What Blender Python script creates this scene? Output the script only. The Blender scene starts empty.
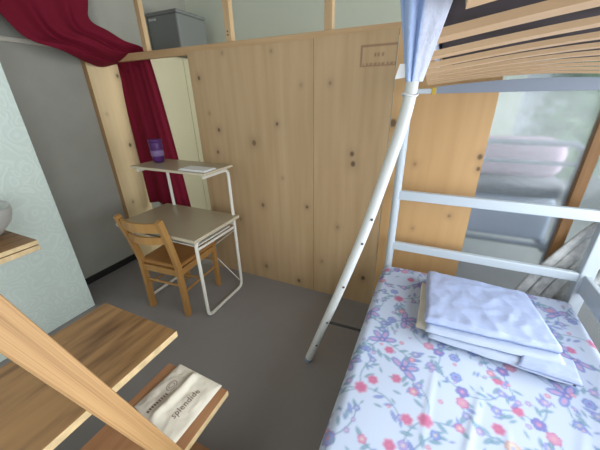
import bpy, bmesh, math, random
import numpy as np
from mathutils import Vector, Matrix, noise
random.seed(4)
scene = bpy.context.scene
COL = scene.collection
R = math.radians

# ------------------------------------------------------------------ materials
def new_mat(name):
    m = bpy.data.materials.new(name); m.use_nodes = True
    nt = m.node_tree
    b = nt.nodes['Principled BSDF']
    return m, nt, b

def plain(name, col, rough=.5, metal=0., bump=0., bscale=60., spec=.5, var=0., vscale=3.):
    m, nt, b = new_mat(name)
    b.inputs['Base Color'].default_value = (*col, 1)
    b.inputs['Roughness'].default_value = rough
    b.inputs['Metallic'].default_value = metal
    b.inputs['Specular IOR Level'].default_value = spec
    tc = nt.nodes.new('ShaderNodeTexCoord')
    if var > 0:
        n = nt.nodes.new('ShaderNodeTexNoise'); n.inputs['Scale'].default_value = vscale
        n.inputs['Detail'].default_value = 4
        nt.links.new(tc.outputs['Object'], n.inputs['Vector'])
        r = nt.nodes.new('ShaderNodeValToRGB')
        r.color_ramp.elements[0].position = .3; r.color_ramp.elements[1].position = .7
        r.color_ramp.elements[0].color = (*[c * (1 - var) for c in col], 1)
        r.color_ramp.elements[1].color = (*[min(1, c * (1 + var)) for c in col], 1)
        nt.links.new(n.outputs['Fac'], r.inputs['Fac'])
        nt.links.new(r.outputs['Color'], b.inputs['Base Color'])
    if bump > 0:
        n = nt.nodes.new('ShaderNodeTexNoise'); n.inputs['Scale'].default_value = bscale
        nt.links.new(tc.outputs['Object'], n.inputs['Vector'])
        bp = nt.nodes.new('ShaderNodeBump'); bp.inputs['Strength'].default_value = bump
        bp.inputs['Distance'].default_value = .01
        nt.links.new(n.outputs['Fac'], bp.inputs['Height'])
        nt.links.new(bp.outputs['Normal'], b.inputs['Normal'])
    return m

def wood(name, c1, c2, axis='Y', fine=22., rough=.5, stretch=.09, c3=None, dist=1.2, attr=None, knot=(.07, .03, .012), contrast=(.32, .68)):
    """wood grain running along an axis; attr names a colour attribute with R = knot, G = ink"""
    m, nt, b = new_mat(name)
    N = nt.nodes.new; L = nt.links.new
    tc = N('ShaderNodeTexCoord'); mp = N('ShaderNodeMapping')
    sc = {'X': (stretch, 1, 1), 'Y': (1, stretch, 1), 'Z': (1, 1, stretch)}[axis]
    mp.inputs['Scale'].default_value = [s * fine for s in sc]
    L(tc.outputs['Object'], mp.inputs['Vector'])
    n1 = N('ShaderNodeTexNoise'); n1.inputs['Scale'].default_value = .35; n1.inputs['Detail'].default_value = 5
    n1.inputs['Distortion'].default_value = dist
    L(mp.outputs['Vector'], n1.inputs['Vector'])
    n2 = N('ShaderNodeTexNoise'); n2.inputs['Scale'].default_value = 2.2; n2.inputs['Detail'].default_value = 6
    L(mp.outputs['Vector'], n2.inputs['Vector'])
    mx = N('ShaderNodeMix'); mx.data_type = 'FLOAT'; mx.inputs[0].default_value = .45
    L(n1.outputs['Fac'], mx.inputs[2]); L(n2.outputs['Fac'], mx.inputs[3])
    r = N('ShaderNodeValToRGB'); e = r.color_ramp.elements
    e[0].position, e[1].position = contrast
    e[0].color = (*c2, 1); e[1].color = (*c1, 1)
    if c3:
        k = r.color_ramp.elements.new(sum(contrast) / 2); k.color = (*c3, 1)
    L(mx.outputs[0], r.inputs['Fac'])
    out = r.outputs['Color']
    if attr:
        a = N('ShaderNodeVertexColor'); a.layer_name = attr
        s = N('ShaderNodeSeparateColor'); L(a.outputs['Color'], s.inputs['Color'])
        k = N('ShaderNodeMix'); k.data_type = 'RGBA'
        L(s.outputs['Red'], k.inputs[0]); L(out, k.inputs[6]); k.inputs[7].default_value = (*knot, 1)
        k2 = N('ShaderNodeMix'); k2.data_type = 'RGBA'
        L(s.outputs['Green'], k2.inputs[0]); L(k.outputs[2], k2.inputs[6]); k2.inputs[7].default_value = (.17, .045, .03, 1)
        out = k2.outputs[2]
    L(out, b.inputs['Base Color'])
    b.inputs['Roughness'].default_value = rough
    return m

def attr_mat(name, attr, rough=.8, sheen=0.):
    m, nt, b = new_mat(name)
    a = nt.nodes.new('ShaderNodeVertexColor'); a.layer_name = attr
    nt.links.new(a.outputs['Color'], b.inputs['Base Color'])
    b.inputs['Roughness'].default_value = rough
    b.inputs['Specular IOR Level'].default_value = .25
    if sheen: b.inputs['Sheen Weight'].default_value = sheen
    return m

M = {}
M['ply'] = wood('plywood', (.55, .375, .21), (.42, .27, .13), 'Z', 9, .55, .07, attr='marks')
M['ply_orange'] = wood('plywood_orange', (.64, .39, .175), (.54, .31, .125), 'Z', 9, .5, .07, attr='marks')
M['ply_edge'] = plain('plywood_cut_edge', (.62, .52, .38), .7)
M['pine'] = wood('pine', (.60, .42, .23), (.46, .29, .14), 'Z', 20, .6, .06)
M['pine_x'] = wood('pine_x', (.58, .38, .20), (.43, .26, .12), 'X', 20, .6, .06)
M['jamb'] = wood('pine_board', (.80, .62, .36), (.70, .52, .27), 'Z', 12, .6, .07, attr='marks')
M['jamb_edge'] = wood('pine_board_edge', (.50, .30, .13), (.40, .22, .09), 'Z', 20, .6, .06)
M['tread'] = wood('brown_tread', (.40, .21, .08), (.13, .058, .02), 'Y', 11, .45, .14, c3=(.34, .18, .068), dist=2.6, contrast=(.36, .66))
M['tread_red'] = wood('reddish_tread', (.52, .25, .11), (.30, .12, .045), 'Y', 13, .45, .12, c3=(.42, .21, .10), dist=2.0)
M['tread_edge'] = plain('tread_cut_edge', (.68, .50, .27), .6, var=.15, vscale=30)
M['rail'] = wood('striped_pine', (.46, .27, .115), (.25, .125, .045), 'Z', 300, .5, .005, dist=.1, contrast=(.36, .60))
M['chair'] = wood('chair_wood', (.50, .27, .085), (.38, .185, .05), 'Z', 18, .4, .1)
M['chair_seat'] = wood('chair_seat_wood', (.44, .21, .06), (.34, .15, .04), 'Y', 14, .35, .1)
M['slat'] = wood('slat_beech', (.70, .47, .27), (.58, .36, .19), 'X', 16, .5, .05)
M['window_wood'] = wood('window_wood', (.42, .22, .08), (.30, .14, .045), 'Z', 24, .5, .06)
M['laminate'] = plain('beige_laminate', (.42, .345, .235), .32, var=.04, vscale=4)
M['lam_edge'] = plain('laminate_edge', (.60, .52, .38), .5)
M['white_tube'] = plain('cream_painted_tube', (.78, .75, .66), .35)
M['bed_paint'] = plain('bluish_white_paint', (.56, .62, .67), .35)
M['ladder_paint'] = plain('ladder_white_paint', (.70, .71, .68), .35)
M['rail_paint'] = plain('pale_lavender_paint', (.66, .68, .80), .45)
M['blue_grey'] = plain('blue_grey_paint', (.27, .31, .38), .5)
M['dark'] = plain('dark_metal', (.03, .03, .03), .5)
M['screw'] = plain('screw_steel', (.12, .11, .10), .4, .6)
M['yellow'] = plain('yellow_tape', (.65, .45, .06), .6)
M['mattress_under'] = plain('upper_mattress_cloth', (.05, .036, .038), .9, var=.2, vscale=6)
M['mattress'] = plain('mattress_ticking', (.62, .60, .58), .9)
M['floor'] = plain('grey_vinyl', (.27, .25, .243), .45, var=.07, vscale=2.2, bump=.05, bscale=150)
M['wall_grey'] = plain('grey_wallpaper', (.34, .33, .285), .85, bump=.1, bscale=80, var=.05, vscale=5)
M['wall_far'] = plain('grey_green_plaster', (.70, .73, .61), .85, bump=.1, bscale=60)
M['ceiling'] = plain('ceiling_white', (.55, .55, .52), .9)
M['wall_white'] = plain('white_wall', (.5, .5, .48), .9)
M['baseboard'] = plain('black_baseboard', (.012, .011, .011), .5)
M['trim'] = plain('pale_trim', (.55, .52, .44), .6)
M['red'] = plain('dark_red_cloth', (.17, .0065, .022), .85, bump=.25, bscale=260, spec=.2)
M['cream'] = plain('cream_board', (.62, .56, .38), .6, var=.04, vscale=2)
M['grey_box'] = plain('grey_plastic', (.19, .195, .185), .6)
M['grey_box2'] = plain('pale_grey_plastic', (.40, .41, .40), .6)
M['canvas'] = plain('cream_canvas', (.84, .77, .64), .9, bump=.4, bscale=320, var=.05, vscale=20)
M['canvas_print'] = plain('brown_print', (.24, .15, .12), .9)
M['bowl'] = plain('grey_glaze', (.50, .50, .47), .3)
M['bowl_in'] = plain('grey_glaze_inner', (.30, .29, .27), .4)
M['cover_blue'] = plain('sky_blue_cloth', (.36, .46, .68), .85, bump=.2, bscale=200)
M['cover_pale'] = plain('pale_lilac_cloth', (.64, .67, .80), .85, bump=.2, bscale=200)
M['paper'] = plain('white_paper', (.85, .85, .84), .8)
M['bundle'] = plain('grey_white_cloth', (.62, .62, .60), .9, bump=.4, bscale=90, var=.25, vscale=25)
M['pink'] = plain('pink_quilt', (.72, .50, .62), .9, var=.1, vscale=6)
M['grey_quilt'] = plain('grey_quilt', (.33, .34, .37), .95, var=.35, vscale=45)
M['blue_quilt'] = plain('blue_grey_blanket', (.50, .57, .70), .95, var=.05, vscale=6)
M['leaf'] = plain('green_leaf', (.26, .42, .20), .7, var=.3, vscale=5)
M['ground'] = plain('pale_gravel', (.50, .50, .47), .95, var=.2, vscale=20)

def wallpaper():
    m, nt, b = new_mat('damask_wallpaper'); N = nt.nodes.new; L = nt.links.new
    tc = N('ShaderNodeTexCoord')
    nz = N('ShaderNodeTexNoise'); nz.inputs['Scale'].default_value = 7; nz.inputs['Detail'].default_value = 1
    L(tc.outputs['Object'], nz.inputs['Vector'])
    ad = N('ShaderNodeMix'); ad.data_type = 'VECTOR'; ad.inputs[0].default_value = .12
    L(tc.outputs['Object'], ad.inputs[4]); L(nz.outputs['Color'], ad.inputs[5])
    v = N('ShaderNodeTexVoronoi'); v.inputs['Scale'].default_value = 11
    L(ad.outputs[1], v.inputs['Vector'])
    w = N('ShaderNodeMath'); w.operation = 'SINE'
    mu = N('ShaderNodeMath'); mu.operation = 'MULTIPLY'; mu.inputs[1].default_value = 26
    L(v.outputs['Distance'], mu.inputs[0]); L(mu.outputs[0], w.inputs[0])
    r = N('ShaderNodeValToRGB'); e = r.color_ramp.elements
    e[0].position = .25; e[1].position = .6
    e[0].color = (.66, .745, .68, 1); e[1].color = (.70, .785, .72, 1)
    L(w.outputs[0], r.inputs['Fac']); L(r.outputs['Color'], b.inputs['Base Color'])
    b.inputs['Roughness'].default_value = .7
    bp = N('ShaderNodeBump'); bp.inputs['Strength'].default_value = .15; bp.inputs['Distance'].default_value = .004
    L(w.outputs[0], bp.inputs['Height']); L(bp.outputs['Normal'], b.inputs['Normal'])
    return m
M['damask'] = wallpaper()

def pane_mat():
    m, nt, b = new_mat('ribbed_translucent_pane'); N = nt.nodes.new; L = nt.links.new
    nt.nodes.remove(b)
    out = [n for n in nt.nodes if n.type == 'OUTPUT_MATERIAL'][0]
    tc = N('ShaderNodeTexCoord'); wv = N('ShaderNodeTexWave'); wv.bands_direction = 'X'
    wv.inputs['Scale'].default_value = 55
    L(tc.outputs['Object'], wv.inputs['Vector'])
    bp = N('ShaderNodeBump'); bp.inputs['Strength'].default_value = .2; bp.inputs['Distance'].default_value = .002
    L(wv.outputs['Fac'], bp.inputs['Height'])
    rf = N('ShaderNodeBsdfRefraction'); rf.inputs['IOR'].default_value = 1.12; rf.inputs['Roughness'].default_value = .25
    rf.inputs['Color'].default_value = (.92, .95, .98, 1)
    tl = N('ShaderNodeBsdfTranslucent'); tl.inputs['Color'].default_value = (.75, .8, .85, 1)
    gl = N('ShaderNodeBsdfGlossy'); gl.inputs['Roughness'].default_value = .15
    L(bp.outputs['Normal'], gl.inputs['Normal'])
    m1 = N('ShaderNodeMixShader'); m1.inputs[0].default_value = .14
    L(rf.outputs[0], m1.inputs[1]); L(tl.outputs[0], m1.inputs[2])
    m2 = N('ShaderNodeMixShader'); m2.inputs[0].default_value = .08
    L(m1.outputs[0], m2.inputs[1]); L(gl.outputs[0], m2.inputs[2])
    L(m2.outputs[0], out.inputs['Surface'])
    return m
M['pane'] = pane_mat()

def clear_mat(name, col, rough, tw):
    m, nt, b = new_mat(name)
    b.inputs['Base Color'].default_value = (*col, 1); b.inputs['Roughness'].default_value = rough
    b.inputs['Transmission Weight'].default_value = tw; b.inputs['IOR'].default_value = 1.3
    return m
M['purple'] = clear_mat('purple_plastic', (.10, .03, .15), .3, .2)
M['lilac'] = plain('lilac_label', (.20, .13, .27), .6)

def bedding_mat():
    m, nt, b = new_mat('pale_blue_bedding_in_plastic'); N = nt.nodes.new; L = nt.links.new
    tc = N('ShaderNodeTexCoord')
    n = N('ShaderNodeTexNoise'); n.inputs['Scale'].default_value = 26; n.inputs['Detail'].default_value = 3
    n.inputs['Distortion'].default_value = 1.5
    L(tc.outputs['Object'], n.inputs['Vector'])
    r = N('ShaderNodeValToRGB'); e = r.color_ramp.elements
    e[0].position = .4; e[1].position = .62
    e[0].color = (.385, .46, .69, 1); e[1].color = (.42, .495, .72, 1)
    L(n.outputs['Fac'], r.inputs['Fac']); L(r.outputs['Color'], b.inputs['Base Color'])
    b.inputs['Roughness'].default_value = .55
    b.inputs['Coat Weight'].default_value = .55; b.inputs['Coat Roughness'].default_value = .18
    return m
M['bedding'] = bedding_mat()
M['bedding_white'] = plain('white_sheet_fold', (.47, .54, .68), .55)

# ------------------------------------------------------------------ mesh tools
class MB:
    def __init__(s): s.v = []; s.f = []; s.mi = []; s.sm = []
    def add(s, v, f, mi=0, smooth=False):
        o = len(s.v); s.v += [tuple(p) for p in v]
        for q in f:
            s.f.append(tuple(i + o for i in q)); s.mi.append(mi); s.sm.append(smooth)
        return s
    def box(s, lo, hi, bev=.003, mi=0, rot=None, piv=None, seg=2, smooth=False, edge_mi=None):
        bm = bmesh.new(); bmesh.ops.create_cube(bm, size=1)
        lo = Vector(lo); hi = Vector(hi); c = (lo + hi) / 2; d = hi - lo
        for v in bm.verts: v.co = Vector((v.co.x * d.x, v.co.y * d.y, v.co.z * d.z))
        if bev > 0:
            bmesh.ops.bevel(bm, geom=bm.edges[:], offset=min(bev, min(d) * .45), segments=seg, affect='EDGES', profile=.5)
        bm.normal_update()
        vs = []
        for v in bm.verts:
            p = v.co + c
            if rot is not None:
                pv = Vector(piv) if piv is not None else c
                p = rot @ (p - pv) + pv
            vs.append(p)
        o = len(s.v); s.v += [tuple(p) for p in vs]
        for f in bm.faces:
            s.f.append(tuple(v.index + o for v in f.verts))
            if edge_mi is not None and abs(f.normal[edge_mi[0]]) < .6: s.mi.append(edge_mi[1])
            else: s.mi.append(mi)
            s.sm.append(smooth)
        bm.free(); return s
    def tube(s, path, r, n=12, mi=0, cap=True, closed=False):
        P = [Vector(p) for p in path]; k = len(P)
        rs = r if isinstance(r, (list, tuple)) else [r] * k
        T = []
        for i in range(k):
            a = P[(i - 1) % k] if (closed or i > 0) else P[i]
            b = P[(i + 1) % k] if (closed or i < k - 1) else P[i]
            T.append((b - a).normalized())
        u = T[0].orthogonal().normalized(); vs = []
        for i in range(k):
            u = (u - T[i] * u.dot(T[i])).normalized(); w = T[i].cross(u)
            for j in range(n):
                a = 2 * math.pi * j / n
                vs.append(P[i] + (u * math.cos(a) + w * math.sin(a)) * rs[i])
        fs = []
        for i in range(k if closed else k - 1):
            i2 = (i + 1) % k
            for j in range(n):
                fs.append((i * n + j, i * n + (j + 1) % n, i2 * n + (j + 1) % n, i2 * n + j))
        s.add(vs, fs, mi, True)
        if cap and not closed:
            s.add(vs[:n], [tuple(range(n))[::-1]], mi); s.add(vs[-n:], [tuple(range(n))], mi)
        return s
    def strip(s, path, prof, mi=0, side=None, smooth=True):
        """sweep a closed 2-D profile [(a,b)..] along a path; a along 'side', b along the third axis"""
        P = [Vector(p) for p in path]; k = len(P); n = len(prof); vs = []
        for i in range(k):
            t = (P[min(i + 1, k - 1)] - P[max(i - 1, 0)]).normalized()
            a = (Vector(side) - t * Vector(side).dot(t)).normalized(); b = t.cross(a)
            for q in prof: vs.append(P[i] + a * q[0] + b * q[1])
        fs = [(i * n + j, i * n + (j + 1) % n, (i + 1) * n + (j + 1) % n, (i + 1) * n + j) for i in range(k - 1) for j in range(n)]
        fs += [tuple(range(n))[::-1], tuple((k - 1) * n + j for j in range(n))]
        return s.add(vs, fs, mi, smooth)
    def lathe(s, prof, c, n=28, mi=0):
        vs = []; k = len(prof)
        for r, z in prof:
            for j in range(n):
                a = 2 * math.pi * j / n
                vs.append((c[0] + r * math.cos(a), c[1] + r * math.sin(a), c[2] + z))
        fs = [(i * n + j, i * n + (j + 1) % n, (i + 1) * n + (j + 1) % n, (i + 1) * n + j) for i in range(k - 1) for j in range(n)]
        s.add(vs, fs, mi, True)
        s.add(vs[:n], [tuple(range(n))[::-1]], mi); s.add(vs[-n:], [tuple(range(n))], mi)
        return s
    def grid(s, fn, nu, nv, mi=0):
        vs = [fn(i / nu, j / nv) for j in range(nv + 1) for i in range(nu + 1)]
        fs = [(j * (nu + 1) + i, j * (nu + 1) + i + 1, (j + 1) * (nu + 1) + i + 1, (j + 1) * (nu + 1) + i) for j in range(nv) for i in range(nu)]
        return s.add(vs, fs, mi, True)
    def build(s, name, mats, parent=None, loc=None, thick=0., recalc=True, subsurf=0):
        o0 = Vector((0, 0, 0))
        p = parent
        while p is not None: o0 += p.location; p = p.parent
        l = Vector(loc) if loc is not None else Vector((0, 0, 0))
        off = o0 + l
        me = bpy.data.meshes.new(name)
        me.from_pydata([(x - off.x, y - off.y, z - off.z) for x, y, z in s.v], [], s.f)
        if not isinstance(mats, (list, tuple)): mats = [mats]
        for m in mats: me.materials.append(m)
        me.polygons.foreach_set('material_index', s.mi)
        me.polygons.foreach_set('use_smooth', s.sm)
        if recalc:
            bm = bmesh.new(); bm.from_mesh(me)
            bmesh.ops.recalc_face_normals(bm, faces=bm.faces[:]); bm.to_mesh(me); bm.free()
        me.update()
        o = bpy.data.objects.new(name, me); COL.objects.link(o)
        o.location = l
        if parent is not None: o.parent = parent
        if thick:
            md = o.modifiers.new('thickness', 'SOLIDIFY'); md.thickness = thick; md.offset = 0
        if subsurf:
            md = o.modifiers.new('smooth', 'SUBSURF'); md.levels = subsurf; md.render_levels = subsurf
        return o

def rnd(pts, r, n=6):
    """round the corners of a polyline"""
    P = [Vector(p) for p in pts]; out = [P[0]]
    for i in range(1, len(P) - 1):
        a = (P[i - 1] - P[i]); b = (P[i + 1] - P[i])
        d = min(r, a.length * .49, b.length * .49)
        A = P[i] + a.normalized() * d; B = P[i] + b.normalized() * d
        for k in range(n + 1):
            t = k / n
            out.append(A * (1 - t) ** 2 + P[i] * 2 * t * (1 - t) + B * t * t)
    out.append(P[-1]); return out

def smooth_path(pts, n=8):
    P = [Vector(p) for p in pts]; out = []
    for i in range(len(P) - 1):
        p0 = P[max(i - 1, 0)]; p1 = P[i]; p2 = P[i + 1]; p3 = P[min(i + 2, len(P) - 1)]
        for k in range(n):
            t = k / n
            out.append(.5 * ((2 * p1) + (-p0 + p2) * t + (2 * p0 - 5 * p1 + 4 * p2 - p3) * t * t + (-p0 + 3 * p1 - 3 * p2 + p3) * t ** 3))
    out.append(P[-1]); return out

def tag(o, label, cat, group=None):
    o['label'] = label; o['category'] = cat
    if group: o['group'] = group
    return o
def thing(name, loc, label, cat, group=None):
    o = bpy.data.objects.new(name, None); COL.objects.link(o)
    o.location = loc; o.empty_display_size = .05
    return tag(o, label, cat, group)
def struct(o): o['kind'] = 'structure'; return o

# ------------------------------------------------------------------ the setting
struct(MB().box((-3.3, -2.2, -.12), (1.3, 3.0, 0), 0).build('floor', M['floor']))
struct(MB().box((-3.3, -2.2, 2.6), (1.3, 3.0, 2.7), 0).build('ceiling', M['ceiling']))
struct(MB().box((-2.75, -2.2, 0), (-2.3, .98, 2.6), .002).build('wall_left', M['damask']))
struct(MB().box((-2.78, .98, 0), (-2.65, 3.0, 2.6), 0).build('wall_alcove', M['wall_grey']))
struct(MB().box((-2.65, 2.9, 0), (.15, 3.0, 2.6), 0).build('wall_back', M['wall_far']))
struct(MB().box((-2.65, .98, 0), (-2.638, 1.64, .062), .002).build('baseboard_left', M['baseboard']))
struct(MB().box((-2.65, .98, 1.868), (-2.628, 1.9, 1.898), .003).build('trim_1', M['trim']))
# wall to the right of the bed, with the big window that lights the room
w = MB()
w.box((1.12, -2.2, 0), (1.2, 1.86, .55), 0); w.box((1.12, -2.2, 2.35), (1.2, 1.86, 2.6), 0)
w.box((1.12, -2.2, .55), (1.2, -1.95, 2.35), 0); w.box((1.12, 1.62, .55), (1.2, 1.86, 2.35), 0)
struct(w.build('wall_right', M['wall_white']))
fr = MB()
for y in (-1.95, -.75, .40, 1.58): fr.box((1.13, y, .55), (1.17, y + .04, 2.35), .003)
fr.box((1.13, -1.95, .55), (1.17, 1.62, .59), .003); fr.box((1.13, -1.95, 2.31), (1.17, 1.62, 2.35), .003)
struct(fr.build('window_2', M['window_wood']))
# wall behind the viewer, with a second window opening
w = MB()
w.box((-2.3, -2.28, 0), (1.2, -2.2, .8), 0); w.box((-2.3, -2.28, 2.3), (1.2, -2.2, 2.6), 0)
w.box((-2.3, -2.28, .8), (-1.9, -2.2, 2.3), 0); w.box((.3, -2.28, .8), (1.2, -2.2, 2.3), 0)
struct(w.build('wall_rear', M['wall_white']))

# window beyond the bed: wooden post and translucent ribbed panes
win = bpy.data.objects.new('window_1', None); COL.objects.link(win); win.location = (.7, 1.87, 0); struct(win)
MB().box((.676, 1.845, 0), (.722, 1.90, 2.6), .003).build('window_post', M['window_wood'], win)
MB().box((.256, 1.868, 0), (.680, 1.878, 2.55), .001).build('window_pane', M['pane'], win)
MB().box((.720, 1.868, 0), (1.18, 1.878, 2.55), .001).build('window_pane', M['pane'], win)

# ------------------------------------------------------------------ plywood partition
part = thing('plywood_partition', (-.7, 1.86, 0), 'half-height partition wall of knotty plywood sheets with bare timber studs above', 'partition')
def marked_sheet(name, axis, a0, a1, z0, z1, d0, d1, knots, mats, parent, ink=None, res=.006):
    """board whose front face is a fine grid carrying knots; axis 'X' faces -Y at d0, axis 'Y' faces +X at d1"""
    nu = int((a1 - a0) / res); nv = int((z1 - z0) / res)
    U, V = np.meshgrid(np.linspace(a0, a1, nu + 1), np.linspace(z0, z1, nv + 1))
    k = np.zeros_like(U); g = np.zeros_like(U)
    for kn in knots:
        ku, kv, kr = kn[:3]; kr = kr * 1.18
        d = np.sqrt(((U - ku) / 1.0) ** 2 + ((V - kv) / 1.25) ** 2)
        k = np.maximum(k, np.clip((kr - d) / (kr * .45), 0, 1) * (kn[3] if len(kn) > 3 else .85))
        k = np.maximum(k, .22 * np.exp(-(d / (kr * 2.0)) ** 2))
    if ink is not None: ink(U, V, g)
    m = MB(); f = d0 if axis == 'X' else d1
    if axis == 'X': vs = [(u, f, v) for u, v in zip(U.ravel(), V.ravel())]
    else: vs = [(f, u, v) for u, v in zip(U.ravel(), V.ravel())]
    fs = [(j * (nu + 1) + i, j * (nu + 1) + i + 1, (j + 1) * (nu + 1) + i + 1, (j + 1) * (nu + 1) + i) for j in range(nv) for i in range(nu)]
    m.add(vs, fs, 0)
    n0 = len(m.v)
    b = d1 if axis == 'X' else d0
    def P(u, d, v): return (u, d, v) if axis == 'X' else (d, u, v)
    c = [P(a0, f, z0), P(a1, f, z0), P(a1, f, z1), P(a0, f, z1), P(a0, b, z0), P(a1, b, z0), P(a1, b, z1), P(a0, b, z1)]
    m.add(c, [(0, 1, 5, 4), (1, 2, 6, 5), (2, 3, 7, 6), (3, 0, 4, 7), (4, 5, 6, 7)], 1)
    o = m.build(name, mats, parent, recalc=False)
    at = o.data.color_attributes.new('marks', 'FLOAT_COLOR', 'POINT')
    c = np.zeros((len(m.v), 4), np.float32); c[:, 3] = 1
    c[:n0, 0] = k.ravel(); c[:n0, 1] = g.ravel()
    at.data.foreach_set('color', c.ravel())
    return o
def stamp(U, V, g):
    x0, x1, z0, z1 = -.457, -.262, 1.652, 1.752
    e = .004
    on = (U > x0 - e) & (U < x1 + e) & (V > z0 - e) & (V < z1 + e)
    inn = (U > x0 + e) & (U < x1 - e) & (V > z0 + e) & (V < z1 - e)
    g[on & ~inn] = .55
    rs = random.Random(3)
    for zc, xa, xb, a in ((1.708, -.385, -.335, .55), (1.664, -.445, -.27, .5)):
        x = xa
        while x < xb:
            wd = rs.uniform(.008, .016)
            g[(U > x) & (U < x + wd) & (np.abs(V - zc) < .007)] = a
            x += wd + rs.uniform(.006, .012)
K1 = [(-1.662, 1.644, .013), (-1.539, 1.281, .014), (-1.577, 1.111, .012), (-1.227, 1.196, .02, .7), (-1.024, 1.333, .011), (-.836, 1.571, .008, .4),
      (-1.041, 1.772, .008, .5), (-1.427, 1.788, .009, .5), (-1.191, .71, .016, .7), (-.803, .746, .012), (-1.203, .13, .02, .6), (-.886, .06, .016), (-1.43, .55, .01, .5), (-1.0, .95, .007, .4), (-1.61, 1.4, .007, .5)]
K2 = [(-.641, 1.575, .011, .5), (-.481, 1.157, .015), (-.471, 1.093, .017), (-.56, .62, .012, .5), (-.344, .232, .017), (-.68, .3, .010, .5)]
K3 = [(-.245, 1.35, .021), (.235, 1.181, .014), (.24, 1.115, .011), (-.092, 1.119, .010, .5), (.145, .817, .010, .6), (-.05, .7, .008, .4)]
marked_sheet('plywood_sheet', 'X', -1.742, -.752, 0.0, 1.815, 1.85, 1.862, K1, [M['ply'], M['ply_edge']], part)
marked_sheet('plywood_sheet', 'X', -.748, -.262, 0.0, 1.822, 1.85, 1.862, K2, [M['ply'], M['ply_edge']], part, stamp)
o = marked_sheet('plywood_sheet', 'X', -.258, .254, 0.0, 1.822, 1.85, 1.862, K3, [M['ply_orange'], M['ply_edge']], part)
o['label'] = 'more orange plywood sheet behind the bed'
MB().box((-2.555, 1.862, 1.80), (.254, 1.905, 1.852), .003).build('top_batten', M['pine_x'], part)
for x in (-2.195, -1.395, -.69):
    MB().box((x, 1.864, 1.852), (x + (.05 if x > -2 else .045), 1.904, 2.6), .003).build('stud', M['pine'], part)
# screws in the foot of the middle stud
s = MB()
for dz in (.03, .05): s.tube([(-1.372, 1.8635, 1.86 + dz), (-1.372, 1.861, 1.86 + dz)], .006, 8)
s.build('screw', M['screw'], part)
# the wide board that closes the opening at the alcove wall
o = marked_sheet('jamb_board', 'Y', 1.64, 1.91, 0.0, 1.80, -2.648, -2.598,
    [(1.885, 1.70, .014, .8), (1.84, 1.123, .016), (1.87, .911, .012), (1.72, .6, .012, .6), (1.70, 1.40, .007, .4)], [M['jamb'], M['jamb_edge']], part)
o['label'] = 'pale knotty board at the alcove end'

# ------------------------------------------------------------------ things beyond the partition
cab = thing('cupboard', (-2.52, 2.4, 0), 'cream cupboard seen through the gap right of the red curtain', 'cupboard')
MB().box((-2.645, 2.07, 0), (-2.41, 2.88, 1.883), .006).build('cupboard_body', M['cream'], cab)
for y in (2.075, 2.48):
    MB().box((-2.41, y, .03), (-2.395, y + .40, 1.87), .004).build('door', M['cream'], cab)
gb = thing('storage_box', (-2.45, 2.5, 1.883), 'blurry grey box standing above the partition beside the leftmost stud', 'box')
MB().box((-2.64, 2.35, 1.883), (-2.26, 2.72, 2.215), .02, seg=3).build('box_body', M['grey_box'], gb)
MB().box((-2.645, 2.345, 2.21), (-2.255, 2.725, 2.24), .012, seg=3).build('lid', M['grey_box'], gb)
MB().box((-2.61, 2.340, 2.17), (-2.52, 2.352, 2.19), .004).build('handle', M['grey_box2'], gb)

# second bed behind the translucent pane
b2 = thing('metal_bed', (.5, 2.6, 0), 'metal bed with rounded headboard rails seen blurred through the ribbed pane', 'bed')
MB().tube(rnd([(.12, 2.45, .0), (.12, 2.45, 1.19), (.88, 2.45, 1.19), (.88, 2.45, .0)], .10), .02).build('headboard_frame', M['blue_grey'], b2)
MB().tube([(.12, 2.45, 1.06), (.88, 2.45, 1.06)], .014).build('headboard_rail', M['blue_grey'], b2)
MB().tube([(.12, 2.45, .45), (.88, 2.45, .45)], .018).build('headboard_rail', M['blue_grey'], b2)
for x in (.14, .86):
    MB().box((x - .02, 2.45, .40), (x + .02, 4.2, .46), .004).build('side_rail', M['blue_grey'], b2)
    MB().tube([(x, 4.2, 0), (x, 4.2, .5)], .02).build('leg', M['blue_grey'], b2)
m2 = MB().box((.14, 2.49, .46), (.86, 4.18, .80), .05, seg=4, smooth=True).build('mattress', M['blue_quilt'], loc=(.5, 3.3, .46))
tag(m2, 'blue-grey mattress on the blurred bed behind the pane', 'mattress')
q2 = MB().box((.13, 2.47, .80), (.87, 3.5, .93), .05, seg=4, smooth=True).build('folded_quilt', M['grey_quilt'], loc=(.5, 3.0, .80))
tag(q2, 'speckled grey quilt on the blurred bed behind the pane', 'quilt')
p2 = MB().box((.20, 2.50, .93), (.84, 2.82, 1.20), .10, seg=5, smooth=True).build('pillow', M['pink'], loc=(.5, 2.66, .93))
tag(p2, 'pink pillow against the blurred headboard behind the pane', 'pillow')
gr = MB().box((-6, 3.0, -.15), (8, 12, -.02), 0).build('ground', M['ground']); struct(gr)
gr2 = MB().box((.15, 1.9, -.03), (3, 3.05, -.001), 0).build('ground', M['ground']); struct(gr2)

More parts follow.
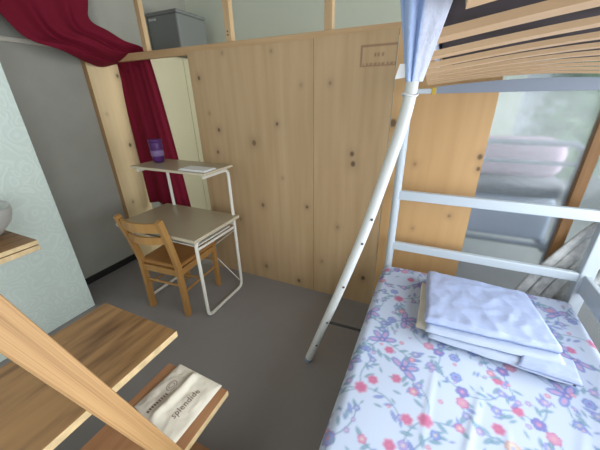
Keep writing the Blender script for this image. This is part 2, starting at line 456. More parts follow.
ow = MB().box((-2.0, 5.0, -.02), (.95, 5.2, 4.5), .01).build('outside_wall', M['wall_far']); struct(ow)
sh = thing('shrub', (1.65, 5.2, -.02), 'green shrub outdoors, a blur at the top right of the ribbed pane', 'shrub')
lf = MB(); rl = random.Random(8)
for _ in range(3500):
    p = Vector((rl.gauss(0, .22), rl.gauss(0, .22), rl.uniform(.4, 3.2))) + Vector((1.65, 5.2, 0))
    a_ = Vector((rl.uniform(-1, 1), rl.uniform(-1, 1), rl.uniform(-.6, .6))).normalized() * .07
    b_ = a_.orthogonal().normalized() * .03
    lf.add([p - a_, p + b_, p + a_, p - b_], [(0, 1, 2, 3)])
lf.build('foliage', M['leaf'], sh, recalc=False)
MB().tube([(1.65, 5.2, -.02), (1.66, 5.2, 1.5), (1.64, 5.22, 3.0)], .03).build('stem', M['chair'], sh)

# ------------------------------------------------------------------ red curtain
cur = thing('curtain', (-2.33, 1.94, .55), 'dark red curtain swept from the upper left and hanging through the gap', 'curtain')
def lerp(a, b, t): return a + (b - a) * t
ST = [((-2.5, 1.86, 2.57), (-2.5, .95, 2.30)), ((-2.5, 1.731, 2.188), (-2.5, 1.13, 2.04)), ((-2.48, 1.692, 2.056), (-2.48, 1.235, 1.885)),
      ((-2.42, 1.771, 1.994), (-2.42, 1.385, 1.828)), ((-2.31, 1.81, 1.925), (-2.57, 1.72, 1.76)), ((-2.255, 1.92, 1.885), (-2.58, 1.90, 1.79)),
      ((-2.24, 1.935, 1.80), (-2.58, 1.93, 1.72))]
US = smooth_path([a for a, b in ST], 10); LS = smooth_path([b for a, b in ST], 10)
def swag(u, v):
    k = v * (len(US) - 1); i = min(int(k), len(US) - 2); t = k - i
    a = US[i].lerp(US[i + 1], t); b = LS[i].lerp(LS[i + 1], t)
    p = a.lerp(b, u)
    amp = .030 * math.sin(math.pi * min(1, v * 1.15)) * min(1, 4 * u) * min(1, 4 * (1 - u)) + .004
    nrm = Vector((.75, -.6, .25)).normalized()
    f = math.sin(u * 15 + 2.2 * v) * amp + math.sin(u * 33 + 5 * v) * amp * .35
    sag = -.05 * math.sin(math.pi * v) * math.sin(math.pi * u)
    return p + nrm * f + Vector((0, 0, sag * .4))
MB().grid(swag, 60, 80).build('curtain_swag', M['red'], cur, thick=.003)
def drop(u, v):
    z = lerp(1.835, .55, v)
    xr = lerp(-2.235, -2.03, v ** .85); xl = lerp(-2.635, -2.55, v)
    x = lerp(xr, xl, u)
    y = 1.932 - .06 * v + (.008 + .014 * v) * math.sin(u * 17 + 1.0) + .006 * math.sin(u * 37 + v * 2)
    return (x, y, z + .012 * math.sin(u * 9) * v)
MB().grid(drop, 60, 40).build('curtain_drop', M['red'], cur, thick=.003)
MB().tube([(-2.5, .99, 2.45), (-2.5, 1.862, 2.45)], .012).build('curtain_rod', M['pine_x'], cur)

# ------------------------------------------------------------------ desk
desk = thing('desk', (-1.68, 1.43, 0), 'beige-topped school desk with white tube frame and raised back shelf', 'desk')
MB().box((-2.06, 1.185, .652), (-1.298, 1.668, .677), .004, edge_mi=(2, 1)).build('desktop', [M['laminate'], M['lam_edge']], desk)
MB().box((-2.02, 1.385, 1.045), (-1.318, 1.685, 1.064), .004, edge_mi=(2, 1)).build('raised_shelf', [M['laminate'], M['lam_edge']], desk)
for x in (-1.345, -1.965):
    f = MB()
    f.tube(rnd([(x, 1.40, 1.033), (x, 1.655, 1.033), (x, 1.655, .014), (x, 1.235, .014), (x, 1.235, .638), (x, 1.645, .638)], .05), .0125)
    f.tube([(x, 1.237, .575), (x, 1.650, .575)], .010)
    f.build('side_frame', M['white_tube'], desk)
MB().tube([(-1.965, 1.652, .60), (-1.345, 1.652, .60)], .010).build('rear_stretcher', M['white_tube'], desk)
MB().tube([(-1.965, 1.65, .55), (-1.345, 1.65, .06)], .0045, 8).build('brace_rod', M['white_tube'], desk)
MB().tube([(-1.965, 1.66, .06), (-1.345, 1.66, .55)], .0045, 8).build('brace_rod', M['white_tube'], desk)
MB().box((-1.95, 1.25, .585), (-1.36, 1.62, .595), .003).build('book_tray', M['white_tube'], desk)
pp = MB()
pp.box((-1.56, 1.40, 1.0645), (-1.33, 1.52, 1.070), .002); pp.box((-1.55, 1.41, 1.070), (-1.335, 1.515, 1.0745), .002)
tag(pp.build('paper_pad', M['paper'], loc=(-1.48, 1.5, 1.0645)), 'thin white papers lying at the right end of the desk shelf', 'papers')
bt = thing('bottle', (-1.915, 1.56, 1.064), 'small purple bottle standing on the desk shelf', 'bottle')
c = (-1.915, 1.56, 1.064)
MB().lathe([(.028, 0), (.036, .004), (.042, .03), (.045, .10), (.047, .135), (.044, .15)], c).build('bottle_body', M['purple'], bt)
MB().lathe([(.042, .15), (.050, .152), (.050, .168), (.046, .172)], c).build('cap', M['purple'], bt)
MB().lathe([(.0445, .05), (.0462, .052), (.0472, .09), (.0468, .092)], c).build('paper_label', M['lilac'], bt)

# ------------------------------------------------------------------ chair
ch = thing('wooden_chair', (-1.70, 1.385, 0), 'orange-brown wooden chair with two curved back rails pulled up to the desk', 'chair')
C0 = Vector((-1.70, 1.385, 0)); CR = Matrix.Rotation(R(4.5), 3, 'Z')
def cp(x, y, z): return C0 + CR @ Vector((x, y, z))
sq = lambda a, b: [(-a, -b), (a, -b), (a, b), (-a, b)]
for sx in (-1, 1):
    MB().strip([cp(sx * .172, -.205, 0), cp(sx * .170, -.20, .25), cp(sx * .168, -.20, .43), cp(sx * .172, -.235, .62), cp(sx * .178, -.28, .805)],
               [(-.016, -.019), (.016, -.019), (.016, .019), (-.016, .019)], side=CR @ Vector((1, 0, 0)), smooth=False).build('rear_leg', M['chair'], ch)
    MB().strip([cp(sx * .165, .20, 0), cp(sx * .168, .20, .405)], [(-.015, -.017), (.015, -.017), (.015, .017), (-.015, .017)], side=CR @ Vector((1, 0, 0)), smooth=False).build('front_leg', M['chair'], ch)
    MB().tube([cp(sx * .168, -.20, .20), cp(sx * .166, .20, .20)], .009, 8).build('stretcher', M['chair'], ch)
    MB().strip([cp(sx * .168, -.19, .37), cp(sx * .168, .19, .37)], [(-.009, -.025), (.009, -.025), (.009, .025), (-.009, .025)], side=CR @ Vector((1, 0, 0)), smooth=False).build('apron', M['chair'], ch)
for y in (-.20, .20):
    MB().strip([cp(-.16, y, .37), cp(.16, y, .37)], [(-.025, -.009), (.025, -.009), (.025, .009), (-.025, .009)], side=(0, 0, 1), smooth=False).build('apron', M['chair'], ch)
for y, z in ((.20, .26), (-.20, .26), (.0, .20)):
    MB().tube([cp(-.165, y, z), cp(.165, y, z)], .009, 8).build('stretcher', M['chair'], ch)
st = MB()
st.grid(lambda u, v: cp(lerp(-.188, .188, u) * (1 - .06 * (1 - v)), lerp(-.205, .225, v), .418 - .014 * math.sin(math.pi * u) * math.sin(math.pi * v)), 16, 16)
st.build('seat', M['chair_seat'], ch, thick=.022)
for z, dp, hh in ((.755, .045, .032), (.655, .05, .026)):
    pth = []
    for k in range(17):
        t = k / 16
        yb = -.235 - (z - .62) * .245
        pth.append(cp(lerp(-.165, .165, t), yb - dp * math.sin(math.pi * t), z))
    MB().strip(pth, [(-hh, -.009), (hh, -.009), (hh, .009), (-hh, .009)], side=(0, 0, 1), smooth=False).build('back_rail', M['chair'], ch)

# ------------------------------------------------------------------ staircase in the foreground
stc = thing('staircase', (-.9, .3, 0), 'open wooden stairs with brown treads and a pale slanting side rail', 'stairs')
for (x0, x1, y1, z, mt, lab) in ((-.86, -.50, .497, .11, 'tread_red', None), (-.985, -.640, .612, .37, 'tread_red', 'reddish lower tread carrying the cloth bag'),
                                 (-1.315, -.857, .604, .625, 'tread', 'large dark-grained upper tread')):
    o = MB().box((x0, -.12, z - .03), (x1, y1, z), .003, edge_mi=(2, 1)).build('tread', [M[mt], M['tread_edge']], stc)
    if lab: o['label'] = lab
# carrying boards under the near ends of the treads
s = MB()
for x0, x1, z in ((-.84, -.52, .08), (-.965, -.66, .34), (-1.295, -.877, .595)):
    s.box((x0, -.12, 0), (x1, -.09, z), .003)
s.build('tread_support', M['pine'], stc)
# slanting rail: built upright, then tilted so that its grain follows its length
d = Vector((.053, -.143, .5295)).normalized()
w_ax = (Vector((0, 1, 0)) - d * d.y).normalized(); n_ax = w_ax.cross(d)
o = MB().box((-.009, -.024, 0), (.009, .024, 1.75), .004).build('side_rail', M['rail'])
o.parent = stc
base = Vector((-.631, .433, 0.0))
o.matrix_local = Matrix.Translation(base - stc.location) @ Matrix((n_ax, w_ax, d)).transposed().to_4x4()
o['label'] = 'pale pine rail slanting across the treads'

# cloth bag on the lower tread
bag = thing('cloth_bag', (-.79, .5, .37), 'cream cloth bag printed splendide lying on the lowest reddish tread', 'bag')
BQ = [Vector((-.945, .40, 0)), Vector((-.685, .350, 0)), Vector((-.676, .618, 0)), Vector((-.930, .628, 0))]
def bagp(u, v, h=1.):
    p = BQ[0].lerp(BQ[1], u).lerp(BQ[3].lerp(BQ[2], u), v)
    e = min(1, 9 * min(u, 1 - u, v, 1 - v))
    ridge = .016 * math.exp(-((u - .46) / .07) ** 2)
    z = .372 + h * (e ** .5) * (.009 + .005 * noise.noise(Vector((u * 4, v * 4, 2))) + ridge + .003 * noise.noise(Vector((u * 13, v * 13, 7))))
    return Vector((p.x, p.y, z))
bm_ = MB().grid(lambda u, v: bagp(u, v), 40, 40); bm_.grid(lambda u, v: bagp(u, v, 0.0), 4, 4)
bm_.build('bag_body', M['canvas'], bag)
def text_mesh(body, size, name, mat, parent, mapf):
    cu = bpy.data.curves.new(name, 'FONT'); cu.body = body; cu.size = size; cu.extrude = 0; cu.space_character = 1.08
    cu.resolution_u = 4
    to = bpy.data.objects.new(name + '_tmp', cu); COL.objects.link(to)
    dg = bpy.context.evaluated_depsgraph_get()
    me = bpy.data.meshes.new_from_object(to.evaluated_get(dg))
    bm = bmesh.new(); bm.from_mesh(me)
    bmesh.ops.triangulate(bm, faces=bm.faces[:])
    bmesh.ops.subdivide_edges(bm, edges=[e for e in bm.edges if e.calc_length() > .012], cuts=1)
    xs = [v.co.x for v in bm.verts]; wdt = max(xs)
    off = Vector((0, 0, 0)); p = parent
    while p is not None: off += p.location; p = p.parent
    for v in bm.verts: v.co = mapf(v.co.x / wdt, v.co.y) - off
    bm.to_mesh(me); bm.free(); me.materials.clear(); me.materials.append(mat)
    o = bpy.data.objects.new(name, me); COL.objects.link(o); o.parent = parent
    bpy.data.objects.remove(to)
    return o
def uvbag(x, y):
    """plan point -> bag surface"""
    best = None
    u, v = .5, .5
    for _ in range(12):
        p = BQ[0].lerp(BQ[1], u).lerp(BQ[3].lerp(BQ[2], u), v)
        du = (BQ[1] - BQ[0]).lerp(BQ[2] - BQ[3], v); dv = (BQ[3] - BQ[0]).lerp(BQ[2] - BQ[1], u)
        det = du.x * dv.y - du.y * dv.x
        ex, ey = x - p.x, y - p.y
        u += (ex * dv.y - ey * dv.x) / det; v += (du.x * ey - du.y * ex) / det
    return bagp(max(0, min(1, u)), max(0, min(1, v)))
A_, B_ = Vector((-.750, .425, 0)), Vector((-.736, .553, 0)); T_ = (B_ - A_).normalized(); Nn = Vector((-T_.y, T_.x, 0))
def mtext(a, y):
    p = A_.lerp(B_, a) + Nn * y
    q = uvbag(p.x, p.y); return Vector((p.x, p.y, q.z + .0015))
text_mesh('splendide', .040, 'print', M['canvas_print'], bag, mtext)
# round emblem and a line of small print on the other half
e = MB()
def onbag(x, y, dz=.0018):
    q = uvbag(x, y); return Vector((x, y, q.z + dz))
for rr, wd in ((.024, .0025), (.014, .0022)):
    vs = []; n = 28
    for k in range(n):
        a = 2 * math.pi * k / n
        vs.append(onbag(-.868 + math.cos(a) * (rr - wd) * .8, .525 + math.sin(a) * (rr - wd)))
        vs.append(onbag(-.868 + math.cos(a) * rr * .8, .525 + math.sin(a) * rr))
    e.add(vs, [(2 * k, 2 * k + 1, (2 * k + 3) % (2 * n), (2 * k + 2) % (2 * n)) for k in range(n)])
for k in range(9):
    y = .40 + k * .0105
    x = -.872 + .0008 * k
    e.add([onbag(x, y), onbag(x + .013, y), onbag(x + .013, y + .007), onbag(x, y + .007)], [(0, 1, 2, 3)])
e.build('emblem', M['canvas_print'], bag)

# ------------------------------------------------------------------ wall shelf with bowl
ws = thing('wall_shelf', (-2.3, .4, .85), 'small brown wooden shelf with layered edge on the damask wallpapered wall', 'shelf')
MB().box((-2.30, -.3, .826), (-1.806, .634, .85), .002, edge_mi=(2, 1)).build('shelf_board', [M['tread'], M['tread_edge']], ws)
MB().box((-2.30, -.3, .795), (-1.806, .634, .822), .002, edge_mi=(2, 1)).build('shelf_underlay', [M['tread'], M['tread_edge']], ws)
for y in (-.2, .25): MB().box((-2.30, y, .66), (-2.12, y + .03, .795), .003).build('bracket', M['pine'], ws)
bw = thing('bowl', (-2.07, .455, .85), 'grey rounded bowl standing on the small wall shelf', 'bowl')
MB().lathe([(.085, 0), (.10, .004), (.15, .035), (.195, .085), (.212, .135), (.212, .165), (.205, .168), (.196, .13), (.17, .07), (.10, .02), (.01, .015)], (-2.075, .46, .85), 40).build('bowl_body', M['bowl'], bw)

# ------------------------------------------------------------------ bunk bed
bed = thing('bunk_bed', (.32, .7, 0), 'white metal bunk bed with wooden upper slats and floral lower bed', 'bunk bed')
PX0, PX1, PY = -.163, .803, 1.722
MB().tube([(PX0, PY, 0), (PX0, PY, 1.56)], .0235, 16).build('post', M['bed_paint'], bed)
MB().box((PX1 - .03, PY - .025, 0), (PX1 + .03, PY + .025, 2.05), .006).build('post', M['bed_paint'], bed)
for x in (PX0, PX1):
    MB().box((x - .025, -.325, 0), (x + .025, -.275, 2.05), .006).build('post', M['bed_paint'], bed)
for z0, z1 in ((.932, .988), (.598, .650)):
    MB().box((PX0 - .005, PY - .018, z0), (PX1, PY + .012, z1), .006).build('end_rail', M['bed_paint'], bed)
MB().box((PX1 - .012, -.30, .545), (PX1 + .014, PY - .02, .648), .006).build('side_guard', M['bed_paint'], bed)
for x in (PX0 + .012, PX1 - .02):
    MB().box((x - .012, -.30, .18), (x + .012, PY - .02, .26), .004).build('bed_side', M['bed_paint'], bed)
MB().box((PX0 + .03, -.27, .25), (PX1 - .04, PY - .03, .284), .004).build('bed_base', M['pine'], bed)
# upper bunk
MB().box((PX0, PY - .018, 1.503), (-.055, PY + .012, 1.527), .004).build('upper_end_rail', M['bed_paint'], bed)
MB().box((-.056, PY - .021, 1.500), (-.035, PY + .015, 1.530), .003).build('tape', M['yellow'], bed)
ub = MB(); n = 24
for i in range(n + 1):
    t = i / n; x = lerp(-.036, PX1 - .03, t); zt = 1.534 + .022 * math.sin(math.pi * t)
    ub.v += [(x, PY - .018, 1.503), (x, PY - .018, zt), (x, PY + .012, zt), (x, PY + .012, 1.503)]
ub.f = [(i * 4 + j, i * 4 + (j + 1) % 4, i * 4 + 4 + (j + 1) % 4, i * 4 + 4 + j) for i in range(n) for j in range(4)] + [(0, 1, 2, 3), (n * 4 + 3, n * 4 + 2, n * 4 + 1, n * 4)]
ub.mi = [0] * len(ub.f); ub.sm = [False] * len(ub.f)
ub.build('upper_end_bar', M['blue_grey'], bed)
MB().box((-.048, -.30, 1.60), (-.036, PY - .025, 1.72), .004).build('upper_side_rail', M['rail_paint'], bed)
MB().box((PX1 - .03, -.30, 1.545), (PX1 + .02, PY - .025, 1.66), .008).build('upper_side_rail', M['rail_paint'], bed)
SL = 13
for i in range(SL):
    y = 1.655 - i * .158
    pth = [(lerp(-.020 - .034 * y if y > .3 else .004, PX1 - .025, t), y, 1.556 - .007 * y + (.043 - .008 * y) * math.sin(math.pi * t)) for t in [k / 20 for k in range(21)]]
    MB().strip(pth, [(-.021, -.004), (.021, -.004), (.021, .004), (-.021, .004)], side=(0, 1, 0), smooth=False).build('slat', M['slat'], bed)
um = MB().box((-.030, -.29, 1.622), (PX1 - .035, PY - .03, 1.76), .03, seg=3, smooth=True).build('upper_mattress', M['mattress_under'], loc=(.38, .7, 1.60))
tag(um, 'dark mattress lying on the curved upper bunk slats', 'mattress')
# ladder rail
lp = smooth_path([(-.517, 1.18, .0), (-.424, 1.18, .295), (-.332, 1.18, .587), (-.232, 1.18, .93), (-.157, 1.18, 1.24), (-.118, 1.18, 1.42), (-.106, 1.18, 1.53), (-.105, 1.18, 1.66)], 8)
MB().tube(lp, .0225, 16).build('ladder_rail', M['ladder_paint'], bed)
lr = bed.children[-1]
MB().tube([(-.518, 1.18, .0), (-.510, 1.18, .026)], .0245, 14).build('end_cap', M['blue_grey'], lr)
for z in (.17, .37, .62, .88, 1.03):
    i = min(range(len(lp)), key=lambda k: abs(lp[k].z - z)); p = lp[i]
    nrm = (Vector((0, 0, 1.5)) - p); t = (lp[min(i + 1, len(lp) - 1)] - lp[i - 1]).normalized(); nrm = (nrm - t * nrm.dot(t)).normalized()
    nrm = Vector((.55, -.75, .35)); nrm = (nrm - t * nrm.dot(t)).normalized()
    MB().tube([p + nrm * .021, p + nrm * .0245], .0065, 10).build('screw', M['screw'], lr)
MB().tube([(-.109 + .026 * math.cos(a), 1.18 + .026 * math.sin(a), 1.50 + .004 * math.sin(2 * a)) for a in [k * math.pi / 8 for k in range(16)]], .004, 8, closed=True).build('tie_cord', M['paper'], lr)
MB().tube([(-.405, 1.18, .352), (-.20, 1.18, .36)], .007, 8).build('ladder_bracket', M['dark'], bed)

# ------------------------------------------------------------------ lower mattress with floral sheet
rs = np.random.RandomState(11)
X0, X1, Y0, Y1, ZT, RR = -.19, .782, -.255, 1.69, .50, .045
DR = .14
RES = .0048
su = np.arange(X0 - DR, X1 + DR, RES); sv = np.arange(Y0, Y1 + DR, RES)
U, V = np.meshgrid(su, sv)
base = np.array([.52, .59, .735])
img = np.ones(U.shape + (3,)) * base
def blend(mask, col):
    a = mask[..., None]
    global img
    img_sub = img
    img_sub[:] = img_sub * (1 - a) + np.array(col) * a
def local(u, v, r):
    i0 = max(0, int((u - r - su[0]) / RES)); i1 = min(len(su), int((u + r - su[0]) / RES) + 2)
    j0 = max(0, int((v - r - sv[0]) / RES)); j1 = min(len(sv), int((v + r - sv[0]) / RES) + 2)
    return slice(j0, j1), slice(i0, i1)
def paint(u, v, r, fn, col, a=1.):
    js, is_ = local(u, v, r)
    if js.start >= js.stop or is_.start >= is_.stop: return
    du = U[js, is_] - u; dv = V[js, is_] - v
    m = np.clip(fn(du, dv), 0, 1)[..., None] * a
    img[js, is_] = img[js, is_] * (1 - m) + np.array(col) * m
def soft(d): return np.clip(.5 - d / RES, 0, 1)
def ellipse(u, v, a, b, th, col, al=1.):
    c, s = math.cos(th), math.sin(th)
    def fn(du, dv):
        x = du * c + dv * s; y = -du * s + dv * c
        k = np.sqrt((x / a) ** 2 + (y / b) ** 2)
        return soft((k - 1) * min(a, b))
    paint(u, v, max(a, b) + .01, fn, col, al)
def bloom(u, v, r, n, th, col, edge, core, al=.9):
    r = r * .84
    def fn(k):
        def g(du, dv):
            rad = np.hypot(du, dv); ang = np.arctan2(dv, du) - th
            lim = r * k * (.82 + .18 * np.abs(np.cos(n * ang / 2)))
            return soft(rad - lim)
        return g
    paint(u, v, r * 1.2, fn(1.0), edge, al); paint(u, v, r * 1.2, fn(.78), col, al)
    ellipse(u, v, r * .28, r * .28, 0, core, .9)
def line(u0, v0, u1, v1, w, col, al=.8, bend=.0):
    n = int(math.hypot(u1 - u0, v1 - v0) / (RES * .8)) + 2
    nx, ny = -(v1 - v0), (u1 - u0)
    for k in range(n + 1):
        t = k / n; b = bend * 4 * t * (1 - t)
        ellipse(u0 + (u1 - u0) * t + nx * b, v0 + (v1 - v0) * t + ny * b, w, w, 0, col, al)
PINK = (.50, .12, .24); PKL = (.58, .28, .42); BLU = (.10, .15, .42); BLL = (.26, .33, .62); PUR = (.24, .17, .46); PUL = (.40, .34, .62)
TEA = (.10, .22, .32); TEL = (.24, .38, .46); YEL = (.64, .52, .40); ORA = (.62, .34, .36)
def leaf(u, v, l, th, c1=TEA, c2=TEL):
    ellipse(u, v, l, l * .38, th, c1, .8); ellipse(u, v, l * .7, l * .18, th, c2, .8)
def spray(u, v, th):
    # a curling stem with leaves and buds, main flowers at its heart
    for k in range(3):
        a = th + k * 2.1 + rs.uniform(-.4, .4); L_ = rs.uniform(.09, .16)
        u1, v1 = u + math.cos(a) * L_, v + math.sin(a) * L_
        line(u, v, u1, v1, .0022, TEA, .7, rs.uniform(-.2, .2))
        for q in (.35, .6, .8, 1.0):
            la = a + rs.choice([-1, 1]) * rs.uniform(.5, 1.1)
            leaf(u + (u1 - u) * q + math.cos(la) * .018, v + (v1 - v) * q + math.sin(la) * .018, rs.uniform(.013, .021), la, *( (TEA, TEL) if rs.rand() < .6 else (BLU, BLL)))
        c = [(PUL, PUR), (BLL, PUR), (PKL, PINK), (BLL, BLU)][rs.randint(4)]
        bloom(u1, v1, rs.uniform(.014, .022), 5, a, c[0], c[1], YEL)
    kind = (0, 1, 1, 2, 3)[rs.randint(5)]
    if kind == 0:
        bloom(u, v, .032, 6, th, PINK, PKL, (.55, .10, .22))
    elif kind == 1:
        for k in range(4):
            a = th + k * 1.05 - 1.6
            ellipse(u + math.cos(a) * .034, v + math.sin(a) * .034, .028, .015, a, BLU, .85)
            ellipse(u + math.cos(a) * .034, v + math.sin(a) * .034, .020, .009, a, PUL, .9)
            ellipse(u + math.cos(a) * .034, v + math.sin(a) * .034, .011, .004, a, PKL, .9)
        bloom(u, v, .018, 5, th, PUR, BLU, YEL)
    elif kind == 2:
        bloom(u, v, .030, 7, th, YEL, ORA, BLL) if rs.rand() < .4 else bloom(u, v, .033, 6, th, BLL, PUR, PKL)
    else:
        bloom(u, v, .028, 5, th, PUR, BLU, PKL)
        bloom(u + .045 * math.cos(th), v + .045 * math.sin(th), .026, 6, th, PKL, PINK, ORA)
    a = th + 3.5
    bloom(u + .06 * math.cos(a), v + .06 * math.sin(a), .026, 6, a, *((PINK, PKL, (.6, .15, .25)) if rs.rand() < .55 else (BLL, BLU, PUR)))
row = 0; vv = Y0 + .05
while vv < Y1 + DR:
    uu = X0 - DR + .03 + (row % 2) * .11
    while uu < X1 + DR:
        spray(uu + rs.uniform(-.035, .035), vv + rs.uniform(-.035, .035), rs.uniform(0, 6.28))
        uu += .215
    vv += .155; row += 1
# little scattered buds
for _ in range(620):
    u, v = rs.uniform(su[0], su[-1]), rs.uniform(sv[0], sv[-1])
    a = rs.uniform(0, 6.28)
    if rs.rand() < .62: leaf(u, v, rs.uniform(.008, .013), a, *((TEA, TEL) if rs.rand() < .6 else (BLU, BLL)))
    else: bloom(u, v, rs.uniform(.008, .013), 5, a, *((PUL, PUR, YEL) if rs.rand() < .5 else (PKL, PINK, YEL)), al=.8)
img[:] = img * .92 + base * .08
# drape the printed sheet over the mattress
cx = np.clip(U, X0 + RR, X1 - RR); cy = np.clip(V, Y0 - 1, Y1 - RR)
ex = U - cx; ey = V - cy; e_ = np.hypot(ex, ey); e_[e_ == 0] = 1e-9
arc = RR * math.pi / 2
dd = np.maximum(np.abs(ex), np.abs(ey)) ; dd = np.where(np.hypot(ex, ey) < 1e-8, 0, np.hypot(ex, ey) * .5 + dd * .5)
ang = np.clip(dd / RR, 0, math.pi / 2)
hor = RR * np.sin(ang); ver = RR * (1 - np.cos(ang)) + np.maximum(dd - arc, 0)
PXv = cx + ex / e_ * hor; PYv = cy + ey / e_ * hor; PZv = ZT - ver
for j in range(0, U.shape[0]):
    pass
wr = np.zeros_like(U)
for (k1, k2, ph, am) in ((6, 3.5, .3, .0022), (-4, 9, 1.7, .0016), (17, -7, .6, .0011), (3, 19, 2.2, .0010), (27, 13, 1.1, .0006)):
    wr += am * np.sin(U * k1 + V * k2 + ph + 1.3 * np.sin(V * 4 + U * 3))
# a few soft creases near the open right front
for (ua, va, ub, vb, wd, am) in ((.20, .55, .30, .95, .012, .005), (.33, .50, .36, .82, .010, .005), (.10, .6, .14, 1.0, .012, .003), (.45, .55, .62, 1.0, .014, .004)):
    L2 = (ub - ua) ** 2 + (vb - va) ** 2
    t = np.clip(((U - ua) * (ub - ua) + (V - va) * (vb - va)) / L2, 0, 1)
    d_ = np.hypot(U - (ua + t * (ub - ua)), V - (va + t * (vb - va)))
    wr += am * np.exp(-(d_ / wd) ** 2) * np.sin(np.pi * t)
PZv = PZv + wr
mb = MB(); nu = len(su); nv = len(sv)
mb.v = list(zip(PXv.ravel().tolist(), PYv.ravel().tolist(), PZv.ravel().tolist()))
mb.f = [(j * nu + i, j * nu + i + 1, (j + 1) * nu + i + 1, (j + 1) * nu + i) for j in range(nv - 1) for i in range(nu - 1)]
mb.mi = [0] * len(mb.f); mb.sm = [True] * len(mb.f)
mt = thing('mattress', (.30, .7, .285), 'lower bunk mattress in a white sheet printed with small flowers', 'mattress')
M['floral'] = attr_mat('floral_print_sheet', 'print', .85, .1)
fs_ = mb.build('floral_sheet', M['floral'], mt, recalc=False)
at = fs_.data.color_attributes.new('print', 'FLOAT_COLOR', 'POINT')
cc = np.ones((nu * nv, 4), np.float32); cc[:, :3] = img.reshape(-1, 3)
at.data.foreach_set('color', cc.ravel())
MB().box((X0 + .008, Y0 + .005, .287), (X1 - .008, Y1 - .008, ZT - .012), .04, seg=3, smooth=True).build('mattress_core', M['mattress'], mt)

# ------------------------------------------------------------------ folded bedding
ZB = .004
fb = thing('folded_bedding', (.33, 1.38, .509), 'folded pale blue bedding in a shiny clear bag on the floral sheet', 'bedding')
def slab(name, Q, z0, z1, mat, amp, seed, nn=44, r=.018):
    Q = [Vector((*q, 0)) for q in Q]; m = MB()
    def top(u, v, s):
        def ease(t): return t
        p = Q[0].lerp(Q[1], u).lerp(Q[3].lerp(Q[2], u), v)
        wu = (Q[1] - Q[0]).length; wv = (Q[3] - Q[0]).length
        dx = min(u, 1 - u) * wu; dy = min(v, 1 - v) * wv; d_ = min(dx, dy)
        k = min(1, d_ / r); rise = math.sqrt(max(0, 1 - (1 - k) ** 2))
        n3 = Vector((p.x * 9, p.y * 9, seed))
        wob = (1 - 2 * abs(noise.noise(n3))) * amp + noise.noise(n3 * 2.7) * amp * .6 + (1 - 2 * abs(noise.noise(n3 * 1.7 + Vector((3, 1, 5))))) * amp * .7
        zm = (z0 + z1) / 2 + ZB; hh = (z1 - z0) / 2
        z = zm + s * hh * rise + (wob * rise if s > 0 else 0)
        jit = .006 * noise.noise(Vector((p.x * 14, p.y * 14, seed + 9)))
        return Vector((p.x + jit * (1 - k), p.y + jit * (1 - k), z))
    m.grid(lambda u, v: top(u, v, 1), nn, nn); m.grid(lambda u, v: top(u, v, -1), nn, nn)
    return m.build(name, mat, fb)
slab('lower_fold', [(.100, 1.09), (.60, 1.05), (.575, 1.50), (.085, 1.555)], .504, .532, M['bedding_white'], .002, 3)
slab('corner_flap', [(.42, 1.06), (.615, 1.045), (.62, 1.16), (.47, 1.20)], .522, .545, M['bedding'], .003, 9, 24, .012)
slab('middle_fold', [(.085, 1.095), (.585, 1.105), (.555, 1.535), (.075, 1.56)], .530, .556, M['bedding_white'], .002, 5)
slab('upper_fold', [(.078, 1.125), (.575, 1.15), (.525, 1.52), (.070, 1.545)], .554, .590, M['bedding'], .0042, 1, 64)
slab('paper_insert', [(.048, 1.14), (.10, 1.13), (.10, 1.50), (.052, 1.52)], .506, .525, M['canvas'], .002, 12, 16, .008)

# ------------------------------------------------------------------ cloth over the top of the ladder
cl = thing('hanging_cloth', (-.02, .25, 1.509), 'pale blue and lilac cloth hanging down from the left edge of the upper bunk', 'cloth')
def hang(u, v, u0, u1, amp):
    z = lerp(1.598, 1.509, v)
    g = u0 + (u1 - u0) * u
    t = (z - 1.509) / .073
    xl = lerp(-.0272, -.0407, t); xr = lerp(-.016, .0022, t)
    x = lerp(xl, xr, g)
    y = .25 + amp * (.4 + .6 * min(1, t)) * math.sin(g * 20 + v * 1.5) + .008 * g
    return (x, y, z)
MB().grid(lambda u, v: hang(u, v, 0, .46, .004), 30, 30).build('blue_fold', M['cover_blue'], cl, thick=.0015)
MB().grid(lambda u, v: hang(u, v, .45, 1, .0003), 20, 30).build('pale_fold', M['cover_pale'], cl, thick=.0015)
MB().add([(-.0328, .252, 1.521), (-.027, .252, 1.521), (-.027, .252, 1.512), (-.0355, .2515, 1.511)], [(0, 1, 2, 3)]).build('tag', M['paper'], cl, thick=.0008)

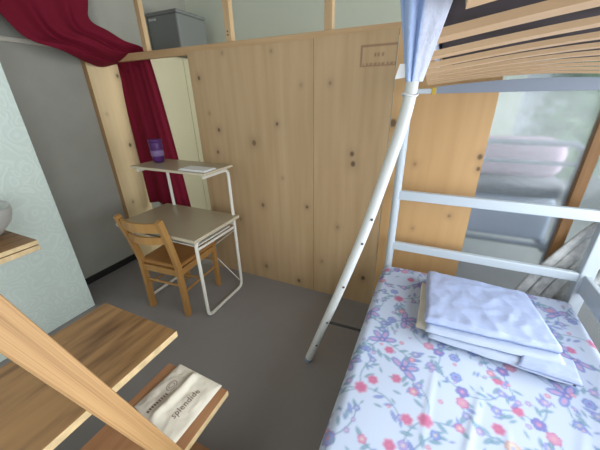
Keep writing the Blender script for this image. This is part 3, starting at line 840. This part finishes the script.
# bundle of whitish cloth hanging beside the right post
bn = thing('cloth_bundle', (.85, 1.80, .45), 'gathered grey-white cloth hanging beside the window post at bed end', 'cloth')
def strand(k):
    x1 = .90 + .05 * k; x0 = .60 + .062 * k
    return smooth_path([(x1 + .05, 1.80, 1.30), (x1 - .02, 1.79 + .01 * (k % 2), 1.05), (lerp(x0, x1, .45), 1.795, .78), (x0, 1.80, .46), (x0 - .02, 1.79, .30)], 8)
for k in range(5):
    P_ = strand(k); n = len(P_)
    m = MB(); vs = []
    prof = 14
    for i, p in enumerate(P_):
        t = i / (n - 1)
        for j in range(prof):
            a = 2 * math.pi * j / prof
            rr = (.023 + .006 * math.sin(3 * a + k + 4 * t) + .004 * math.sin(5 * a - 7 * t)) * (.7 + .5 * t)
            vs.append((p.x + rr * math.cos(a), p.y + rr * .8 * math.sin(a), p.z + .4 * rr * math.sin(a * 2)))
    fs2 = [(i * prof + j, i * prof + (j + 1) % prof, (i + 1) * prof + (j + 1) % prof, (i + 1) * prof + j) for i in range(n - 1) for j in range(prof)]
    m.add(vs, fs2, 0, True).build('cloth_strand', M['bundle'], bn)

# ------------------------------------------------------------------ light
def area(name, loc, rot, sx, sy, power, col):
    l = bpy.data.lights.new(name, 'AREA'); l.shape = 'RECTANGLE'; l.size = sx; l.size_y = sy
    l.energy = power; l.color = col
    o = bpy.data.objects.new(name, l); COL.objects.link(o); o.location = loc; o.rotation_euler = rot
    return o
area('daylight_side_window', (1.25, -.17, 1.45), (0, R(90), 0), 1.75, 3.5, 100, (.86, .93, 1.0))
area('daylight_rear_window', (-.8, -2.3, 1.55), (R(90), 0, 0), 2.1, 1.45, 15, (.97, .99, 1.0))
area('daylight_back_bay', (3.3, 2.5, 1.9), (0, R(90), 0), 1.6, 1.4, 130, (.95, 1.0, .97))
w = bpy.data.worlds.new('daylight'); scene.world = w; w.use_nodes = True
w.node_tree.nodes['Background'].inputs['Color'].default_value = (.82, .92, 1.0, 1)
w.node_tree.nodes['Background'].inputs['Strength'].default_value = .6

# ------------------------------------------------------------------ camera
f = 286.0
def dvec(p): return Vector((p[0] - 300, -(p[1] - 225), -f))
Zc = -dvec((314, 865)).normalized(); Xc = -dvec((-373, 112)); Xc = (Xc - Zc * Xc.dot(Zc)).normalized(); Yc = Zc.cross(Xc)
rot = Matrix((Xc, Yc, Zc))
cd = bpy.data.cameras.new('camera'); cam = bpy.data.objects.new('camera', cd); COL.objects.link(cam)
cd.sensor_fit = 'HORIZONTAL'; cd.sensor_width = 36; cd.lens = f / 600 * 36; cd.clip_start = .02
cam.matrix_world = Matrix.Translation((0, 0, 1.5)) @ rot.to_4x4()
scene.camera = cam
vs_ = scene.view_settings
scene.display_settings.display_device = 'sRGB'
vs_.view_transform = 'Standard'; vs_.look = 'None'; vs_.gamma = 1; vs_.use_curve_mapping = False; vs_.exposure = 0.0
scene.cycles.use_denoising = True
scene.cycles.max_bounces = 10; scene.cycles.transparent_max_bounces = 12
